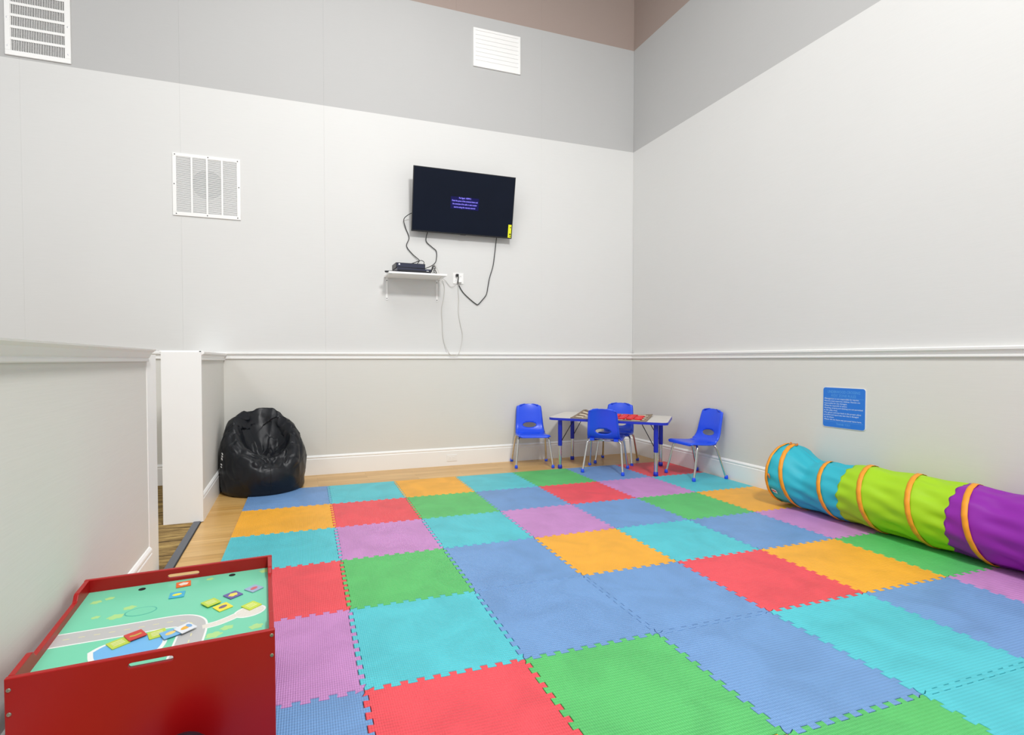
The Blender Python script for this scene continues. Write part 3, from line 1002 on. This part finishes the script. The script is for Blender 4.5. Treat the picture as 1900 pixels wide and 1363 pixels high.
def tun_section(name, y0, y1, material, parent, ny, label, lift=0.0):
    bm = bmesh.new(); nth = 112
    g = [[bm.verts.new(tun_pt(y0 + (y1 - y0) * i / ny + (0.007 * math.sin(th_ * 17 / (2 * PI) * 2 * PI / 1.0) if i in (0,) and y0 < -2.5 else 0), th_, lift)) for th_ in [2 * PI * k / nth for k in range(nth)]] for i in range(ny + 1)]
    for i in range(ny):
        for k in range(nth): bm.faces.new((g[i][k], g[i][(k + 1) % nth], g[i + 1][(k + 1) % nth], g[i + 1][k]))
    o = obj(name, bm, material, parent, smooth=True)
    md = o.modifiers.new('solid', 'SOLIDIFY'); md.thickness = 0.0015; md.offset = -1
    o['label'] = label
    return o


tun_section('fabric_section', -2.35, -2.890, M['t_cyan'], tn, 60, 'turquoise nylon section')
tun_section('fabric_section', -2.884, -3.516, M['t_lime'], tn, 66, 'lime green nylon section', 0.0016)
tun_section('fabric_section', -3.510, -4.60, M['t_purp'], tn, 100, 'purple nylon section', 0.0032)


def ribbon(name, path_fn, n, width, closed=False):
    bm = bmesh.new(); rows = []; turn_seed = rnd.random() * 50
    for i in range(n + (0 if closed else 1)):
        row = []
        for w_ in (-.5, 0, .5):
            y, th = path_fn(i / n)
            yy = y + w_ * width
            sc = 0.0010 * math.sin(i * 0.9) + 0.0012 * noise.noise(Vector((i * .31, turn_seed, 2)))
            row.append(bm.verts.new(tun_pt(yy, th, 0.0044 + (0.0006 if w_ == 0 else 0) + sc + (0.0 if y > -2.88 else 0.0016 if y > -3.50 else 0.0034), sag=False)))
        rows.append(row)
    m_ = n if closed else n
    for i in range(m_):
        a = rows[i]; b = rows[(i + 1) % len(rows)] if closed else rows[i + 1]
        for k in range(2): bm.faces.new((a[k], a[k + 1], b[k + 1], b[k]))
    o = obj(name, bm, M['t_org'], tn, smooth=True)
    md = o.modifiers.new('solid', 'SOLIDIFY'); md.thickness = 0.002; md.offset = 0
    return o


ribbon('end_ring', lambda t: (-2.362, 2 * PI * t), 110, 0.022, closed=True)
for turn in range(7):
    ribbon('coil_ribbon', lambda t, turn=turn: (H0 - PITCH * (turn + t), 2 * PI * t), 150, 0.030)
# maker's patch and toggles
bm = bmesh.new()
vs = [bm.verts.new(tun_pt(y, th, 0.007, sag=False)) for y, th in ((-2.392, 2.02), (-2.428, 2.05), (-2.430, 2.17), (-2.396, 2.14))]
bm.faces.new(vs); o = obj('patch', bm, M['tagw'], tn); o.modifiers.new('s', 'SOLIDIFY').thickness = .0015
bm = bmesh.new()
vs = [bm.verts.new(tun_pt(y, th, 0.0088, sag=False)) for y, th in ((-2.396, 2.05), (-2.424, 2.075), (-2.426, 2.12), (-2.398, 2.10))]
bm.faces.new(vs); o = obj('patch_print', bm, M['tagr'], tn); o.modifiers.new('s', 'SOLIDIFY').thickness = .001
for y, th in ((-2.385, 1.52), (-2.39, 0.05), (-2.43, -0.02)):
    p = tun_pt(y, th, 0.012, sag=False); q = tun_pt(y - .012, th + .05, 0.014, sag=False); r2 = tun_pt(y - .01, th + .13, 0.008, sag=False)
    obj('tie_toggle', tube(bmesh.new(), catmull([p, q, r2], 5), lambda t: 0.007 * (1 - .5 * t), 8), M['t_orgd'], tn, smooth=True)

# ------------------------------------------------------------------ wall sign
sg = empty('rules_sign', (0.0, -2.6125, 0.791), 0)
sg.rotation_euler = (PI / 2, 0, -PI / 2)       # local x -> -y (to the right seen from the room), local y -> up
tag(sg, 'blue rules sign with rounded corners on the right wall', 'sign')
SW, SH_ = 0.1615, 0.157
o = obj('sign_edge', prism(bmesh.new(), rrect(-SW, SW, -SH_, SH_, .020, 6), 0.0004, 0.005), M['p_white'], sg)
o = obj('sign_face', prism(bmesh.new(), rrect(-SW + .003, SW - .003, -SH_ + .003, SH_ - .003, .018, 6), 0.005, 0.0062), M['sign'], sg)
face = o


def sign_line(txt, x, y, width, h, m_, align='LEFT'):
    t = text_obj('sign_text', txt, m_, face, width=width, height=h, extr=0.0067, align=align)
    t.location = (x, y, 0)
    return t


sign_line('UNDERWOOD CROSSING', 0, .112, .245, .021, M['sign_t'], 'CENTER')
sign_line("KIDS' ZONE RULES", 0, .084, .185, .020, M['sign_t'], 'CENTER')
for yy in (.075, -.111):
    obj('sign_rule', box(bmesh.new(), -SW + .012, SW - .012, yy - .0008, yy + .0008, .0062, .0067), M['sign_t'], face)
LN = [('\u2022Management is not responsible for injuries.', .265), ('\u2022Parents must supervise children. Parents are', .272), ('  responsible for any damages.', .178), ('\u2022Please be respectful of others.', .178),
      ('\u2022Running, jumping and climbing are not permitted', .292), ('  in the play area.', .105), ('\u2022Put games and toys back in the proper place', .280), ('  provided and report any item that is damaged', .262), ('  or broken.', .080), ('\u2022Please do not leave any personal items here.', .285)]
for i, (t, wd) in enumerate(LN):
    sign_line(t, -SW + .012, .062 - i * .0181, wd, .0112, M['sign_w'])
sign_line('THANK YOU!', 0, -.137, .105, .018, M['sign_t'], 'CENTER')

# ------------------------------------------------------------------ television, tilted forward on its mount
TVC = Vector((-2.253, -0.142, 2.848))
tv = empty('television', TVC)
tv.rotation_euler = (R(10.6), 0, 0)
tag(tv, 'black flat television tilted forward on the back wall', 'television')
TW, TH = 0.573, 0.327
boxobj('bezel', (-TW, TW, -0.004, 0.012, -TH, TH), M['blackpl'], tv, bev=.002)
boxobj('back_cover', (-TW + .03, TW - .03, 0.012, 0.045, -TH + .03, TH - .06), M['blackpl'], tv, bev=.01)
scr = boxobj('screen', (-TW + .008, TW - .008, -0.0055, -0.003, -TH + .014, TH - .008), M['screen'], tv)
o = boxobj('energy_label', (TW - .050, TW - .012, -0.0068, -0.0054, -TH + .010, -TH + .150), M['yellow'], tv)
for z0, z1, x0 in ((.115, .125, .030), (.04, .055, .034), (.02, .03, .028)):
    boxobj('label_print', (TW - x0, TW - .016, -.0071, -.0067, -TH + z0, -TH + z1), M['blackpl'], o)
boxobj('logo_tab', (-.03, .03, -.006, .004, -TH - .004, -TH + .002), M['blackpl'], tv)
mk = boxobj('mount_arm', (-.20, .20, .045, .075, -.10, .10), M['blackpl'], tv)
pat = boxobj('message_patch', (-.158, .158, -.0060, -.0055, -.062, .062), M['glow_v'], tv)
pat['label'] = 'violet on-screen message'
TXT = [('No Signal - HDMI 2', .135, .045), ('Check the power of the connected device and', .29, .014), ('the connection of the cable or select another', .275, -.018), ('source using the remote control', .24, -.050)]
for t, wd, z in TXT:
    tx = text_obj('message_text', t, M['text_v'], pat, width=wd, height=.017, extr=0.0, align='CENTER')
    tx.rotation_euler = (PI / 2, 0, 0); tx.location = (0, -.0064, z)

# ------------------------------------------------------------------ shelf with boxes, outlet, cords
sf = empty('wall_shelf', (-2.79, 0.0, 2.035))
tag(sf, 'small white shelf on two metal brackets below the television', 'shelf')
boxobj('shelf_board', (-.312, .292, -.305, -.0005, 0.0, .019), M['white'], sf, bev=.002)
for x in (-.284, .262):
    b_ = boxobj('bracket', (x - .011, x + .011, -.006, -.0008, -.235, -.001), M['white_metal'], sf, bev=.001)
    boxobj('bracket_arm', (x - .010, x + .010, -.26, -.0065, -.005, -.0004), M['white_metal'], b_, bev=.001)
    for z in (-.03, -.218):
        s_ = obj('screw', lathe(bmesh.new(), [(.005, 0), (.005, .002), (.003, .003)], 10), M['ventdark'], b_)
        s_.location = (x, -.0062, z); s_.rotation_euler = (PI / 2, 0, 0)
SZ = 2.035 + .019
dv = empty('disc_player', (-2.845, -0.185, SZ + .001), R(3))
tag(dv, 'flat navy black disc player at the bottom on the shelf', 'player')
boxobj('case', (-.178, .178, -.10, .10, .006, .042), M['navy'], dv, bev=.004)
boxobj('front_lip', (-.176, .176, -.1025, -.1005, .010, .022), M['blackpl'], dv)
boxobj('button', (.128, .152, -.104, -.1005, .018, .026), M['silver'], dv)
for x in (-.15, .15):
    for y in (-.08, .08): obj('foot', lathe(bmesh.new(), [(.010, 0), (.010, .006)], 10, (x, y, 0)), M['blackrub'], dv)
cb = empty('cable_box', (-2.875, -0.180, SZ + .0445), R(2))
tag(cb, 'black cable box with a white light stacked on the disc player', 'box')
boxobj('case', (-.155, .150, -.095, .095, 0, .052), M['blackpl'], cb, bev=.004)
boxobj('front_panel', (-.148, .142, -.0985, -.0952, .006, .046), M['navy'], cb)
obj('power_light', box(bmesh.new(), -.128, -.116, -.1005, -.0986, .028, .040, bev=.002), M['led'], cb)
rc = empty('remote_control', (-3.055, -0.235, SZ + .001), R(70))
tag(rc, 'slim black remote control at the left end of the shelf', 'remote')
boxobj('case', (-.022, .022, -.075, .075, 0, .014), M['blackpl'], rc, bev=.004)
for k in range(4): boxobj('button', (-.010, .010, -.05 + k * .03, -.035 + k * .03, .0139, .0155), M['ventdark'], rc)


def cord(name, pts, r, m_, label, n=8):
    o = obj(name, tube(bmesh.new(), catmull(pts, n), r, 8), m_, None, smooth=True)
    return tag(o, label, 'cable')


TB = -.11   # behind-TV depth
cord('cable', [(-2.80, -.10, 2.72), (-2.86, -.075, 2.69), (-2.895, -.035, 2.65), (-2.872, -.014, 2.57), (-2.835, -.012, 2.47), (-2.862, -.012, 2.38), (-2.80, -.012, 2.30), (-2.735, -.02, 2.245), (-2.735, -.035, 2.225), (-2.80, -.055, 2.195), (-2.88, -.075, 2.165), (-2.915, -.085, 2.148)], .0042, M['cordb'],
     'black cable looping from the left side of the television to the cable box')
cord('cable', [(-2.63, -.055, 2.56), (-2.648, -.03, 2.50), (-2.645, -.014, 2.44), (-2.58, -.012, 2.385), (-2.535, -.012, 2.345), (-2.535, -.014, 2.26), (-2.56, -.035, 2.21), (-2.62, -.07, 2.165), (-2.70, -.078, 2.13), (-2.715, -.08, 2.115)], .0042, M['cordb'],
     'black cable hanging from the bottom of the television behind the shelf boxes')
cord('cable', [(-2.775, -.10, 2.151), (-2.760, -.09, 2.19), (-2.725, -.085, 2.222), (-2.69, -.085, 2.205), (-2.70, -.085, 2.175), (-2.722, -.087, 2.152)], .0036, M['cordb'], 'short black cable loop standing on top of the cable box')
PX, PZ = -2.300, 2.098
cord('cable', [(PX, -.030, PZ), (PX + .006, -.050, PZ - .03), (PX + .004, -.030, PZ - .075), (-2.285, -.014, 2.00), (-2.235, -.010, 1.92), (-2.16, -.010, 1.85), (-2.085, -.010, 1.795), (-2.055, -.010, 1.785), (-2.01, -.010, 1.83), (-1.955, -.010, 1.90), (-1.935, -.010, 1.99), (-1.915, -.010, 2.09), (-1.875, -.010, 2.22), (-1.855, -.010, 2.35), (-1.845, -.020, 2.46), (-1.845, -.055, 2.56)], .0048, M['cordb'],
     'black power cord running from the outlet up to the television')
cord('cable', [(-2.56, -.10, SZ + .012), (-2.505, -.06, SZ + .012), (-2.47, -.02, 2.03), (-2.445, -.012, 1.97), (-2.450, -.011, 1.86), (-2.476, -.011, 1.72), (-2.470, -.011, 1.58), (-2.462, -.012, 1.42), (-2.43, -.030, 1.30), (-2.395, -.040, 1.232), (-2.35, -.042, 1.212), (-2.30, -.042, 1.228), (-2.262, -.030, 1.31), (-2.238, -.012, 1.44), (-2.262, -.011, 1.56), (-2.285, -.011, 1.70), (-2.28, -.011, 1.83), (-2.288, -.014, 1.95), (-2.282, -.036, 2.03)], .0032, M['cordw'],
     'thin pale cord hanging in a long loop down to the chair rail')
cord('cable', [(-2.50, -.17, SZ + .004), (-2.475, -.06, 2.045), (-2.43, -.014, 2.03), (-2.39, -.012, 1.985), (-2.365, -.013, 1.97), (-2.33, -.02, 1.985), (-2.305, -.034, 2.02)], .0026, M['cordw'], 'short white cord from the shelf end to the outlet')
cbn = empty('cable_bundle', (0, 0, 0))
tag(cbn, 'bundle of coiled black and pale cables beside the shelf boxes', 'cable')
for k, (dx, rr, col) in enumerate(((0, .050, 'cordb'), (.014, .046, 'cordb'), (.026, .052, 'cordg'), (.036, .040, 'cordb'), (.060, .054, 'cordw'))):
    pts = []
    for i in range(22):
        a = 2 * PI * i / 22
        pts.append((-2.630 + dx + .022 * math.sin(a * 1 + k), -.17 + .45 * rr * math.cos(a + k), SZ + .004 + rr * (1 + math.sin(a))))
    obj('coil', tube(bmesh.new(), pts, .0034, 8, closed=True), M[col], cbn, smooth=True)

ou = empty('wall_outlet', (-2.284, 0.0, 2.065))
tag(ou, 'white double wall outlet beside the shelf with plugged cords', 'outlet')
boxobj('cover_plate', (-.060, .060, -.007, -.0004, -.060, .060), M['white_metal'], ou, bev=.003)
for x in (-.026, .026):
    for z in (-.022, .022):
        s_ = boxobj('socket', (x - .016, x + .016, -.0085, -.0068, z - .015, z + .015), M['white'], ou, bev=.002)
        for dx in (-.006, .006): boxobj('slot', (x + dx - .0012, x + dx + .0012, -.0089, -.0084, z - .004, z + .006), M['ventdark'], s_)
pl = boxobj('power_plug', (-.030 - .002, -.004, -.040, -.0086, .018, .044), M['blackpl'], None, bev=.004)
pl.location = (-2.284, 0, 2.065); tag(pl, 'black power plug in the upper left socket of the outlet', 'plug')
pl = boxobj('power_adapter', (-.006, .034, -.040, -.0090, -.046, -.010), M['white'], None, bev=.004)
pl.location = (-2.284, 0, 2.065); tag(pl, 'small white plug in the lower part of the outlet', 'plug')

bo = empty('baseboard_outlet', (-2.366, -0.016, 0.085))
tag(bo, 'white outlet set sideways into the back baseboard', 'outlet')
boxobj('cover_plate', (-.058, .058, -.005, -.0002, -.035, .035), M['white_metal'], bo, bev=.002)
for x in (-.022, .022):
    s_ = boxobj('socket', (x - .014, x + .014, -.0065, -.0048, -.015, .015), M['white'], bo, bev=.002)
    for dz in (-.006, .006): boxobj('slot', (x - .004, x + .005, -.0069, -.0064, dz - .0011, dz + .0011), M['ventgrey'], s_)

# ------------------------------------------------------------------ vents
def frame_parts(root, hw_, hh_, bw_, depth, m_):
    for d in ((-hw_, hw_, -depth, -.0004, -hh_, -hh_ + bw_), (-hw_, hw_, -depth, -.0004, hh_ - bw_, hh_), (-hw_, -hw_ + bw_, -depth, -.0004, -hh_ + bw_, hh_ - bw_), (hw_ - bw_, hw_, -depth, -.0004, -hh_ + bw_, hh_ - bw_)):
        boxobj('frame', d, m_, root, bev=.0025)


v1 = empty('air_vent', (-6.060, 0.0, 4.085))
tag(v1, 'large white wall vent with dark vertical blades at the upper left', 'vent')
W1, H1 = .233, .331
frame_parts(v1, W1, H1, .040, .014, M['white_metal'])
boxobj('duct', (-W1 + .03, W1 - .03, -.0018, -.0005, -H1 + .03, H1 - .03), M['ventdark'], v1)
bl = boxobj('blade', (-.0022, .0022, -.0085, -.002, -H1 + .038, H1 - .038), M['white_metal'], v1)
bl.location = (-W1 + .044, 0, 0)
for k in range(1, 33):
    clone(bl, v1, (-W1 + .044 + k * (2 * W1 - .088) / 32, 0, 0))
for k in range(1, 6):
    z = -H1 + .040 + .002 + k * .0985
    boxobj('bar', (-W1 + .036, W1 - .036, -.0125, -.0085, z - .0115, z + .0115), M['white_metal'], v1, bev=.002)
for x in (-W1 + .018, W1 - .018):
    for z in (-H1 + .075, -.02 + .0, H1 - .075):
        s_ = obj('screw', lathe(bmesh.new(), [(.006, 0), (.006, .0015), (.003, .003)], 10), M['silver'], v1); s_.location = (x, -.0138, z); s_.rotation_euler = (PI / 2, 0, 0)

v2 = empty('return_vent', (-4.769, 0.0, 2.803))
tag(v2, 'square white return air grille with four columns of fine slats', 'vent')
W2 = .288
frame_parts(v2, W2, W2, .030, .012, M['white_metal'])
boxobj('duct', (-W2 + .02, W2 - .02, -.0018, -.0005, -W2 + .02, W2 - .02), M['ventgrey'], v2)
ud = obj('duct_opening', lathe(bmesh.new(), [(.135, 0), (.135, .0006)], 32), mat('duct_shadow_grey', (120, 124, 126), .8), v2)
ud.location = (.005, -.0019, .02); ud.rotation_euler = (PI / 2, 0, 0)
for k in range(1, 4):
    x = -W2 + .030 + k * (2 * W2 - .06) / 4
    boxobj('bar', (x - .008, x + .008, -.0115, -.0085, -W2 + .028, W2 - .028), M['white_metal'], v2, bev=.001)
bm = bmesh.new()
for k in range(44):
    z = -W2 + .034 + k * (2 * W2 - .068) / 43
    vs = [bm.verts.new(p) for p in ((-W2 + .028, -.0090, z - .0035), (W2 - .028, -.0090, z - .0035), (W2 - .028, -.0035, z + .0045), (-W2 + .028, -.0035, z + .0045),
                                    (-W2 + .028, -.0080, z - .0040), (W2 - .028, -.0080, z - .0040), (W2 - .028, -.0027, z + .0040), (-W2 + .028, -.0027, z + .0040))]
    for f in ((0, 1, 2, 3), (7, 6, 5, 4), (0, 4, 5, 1), (3, 2, 6, 7)): bm.faces.new([vs[i] for i in f])
o = obj('slats', bm, M['white_metal'], v2); o['kind'] = 'stuff'; o['label'] = 'fine horizontal white slats'
for x, z in ((-.268, .272), (.01, .274), (.265, .268), (-.275, 0), (.275, .02), (-.26, -.272), (.0, -.272), (.262, -.272)):
    s_ = obj('screw', lathe(bmesh.new(), [(.005, 0), (.005, .0015), (.003, .003)], 10), M['ventdark'], v2); s_.location = (x, -.0118, z); s_.rotation_euler = (PI / 2, 0, 0)

v3 = empty('supply_vent', (-1.823, 0.0, 4.620))
tag(v3, 'plain white rectangular vent cover high on the grey band', 'vent')
W3, H3 = .283, .210
frame_parts(v3, W3, H3, .026, .016, M['white_metal'])
for k in range(8):
    z = -H3 + .026 + (k + .5) * (2 * H3 - .052) / 8
    boxobj('slat', (-W3 + .025, W3 - .025, -.0125, -.004, z - .0220, z + .0220), M['white_metal'], v3, bev=.002)
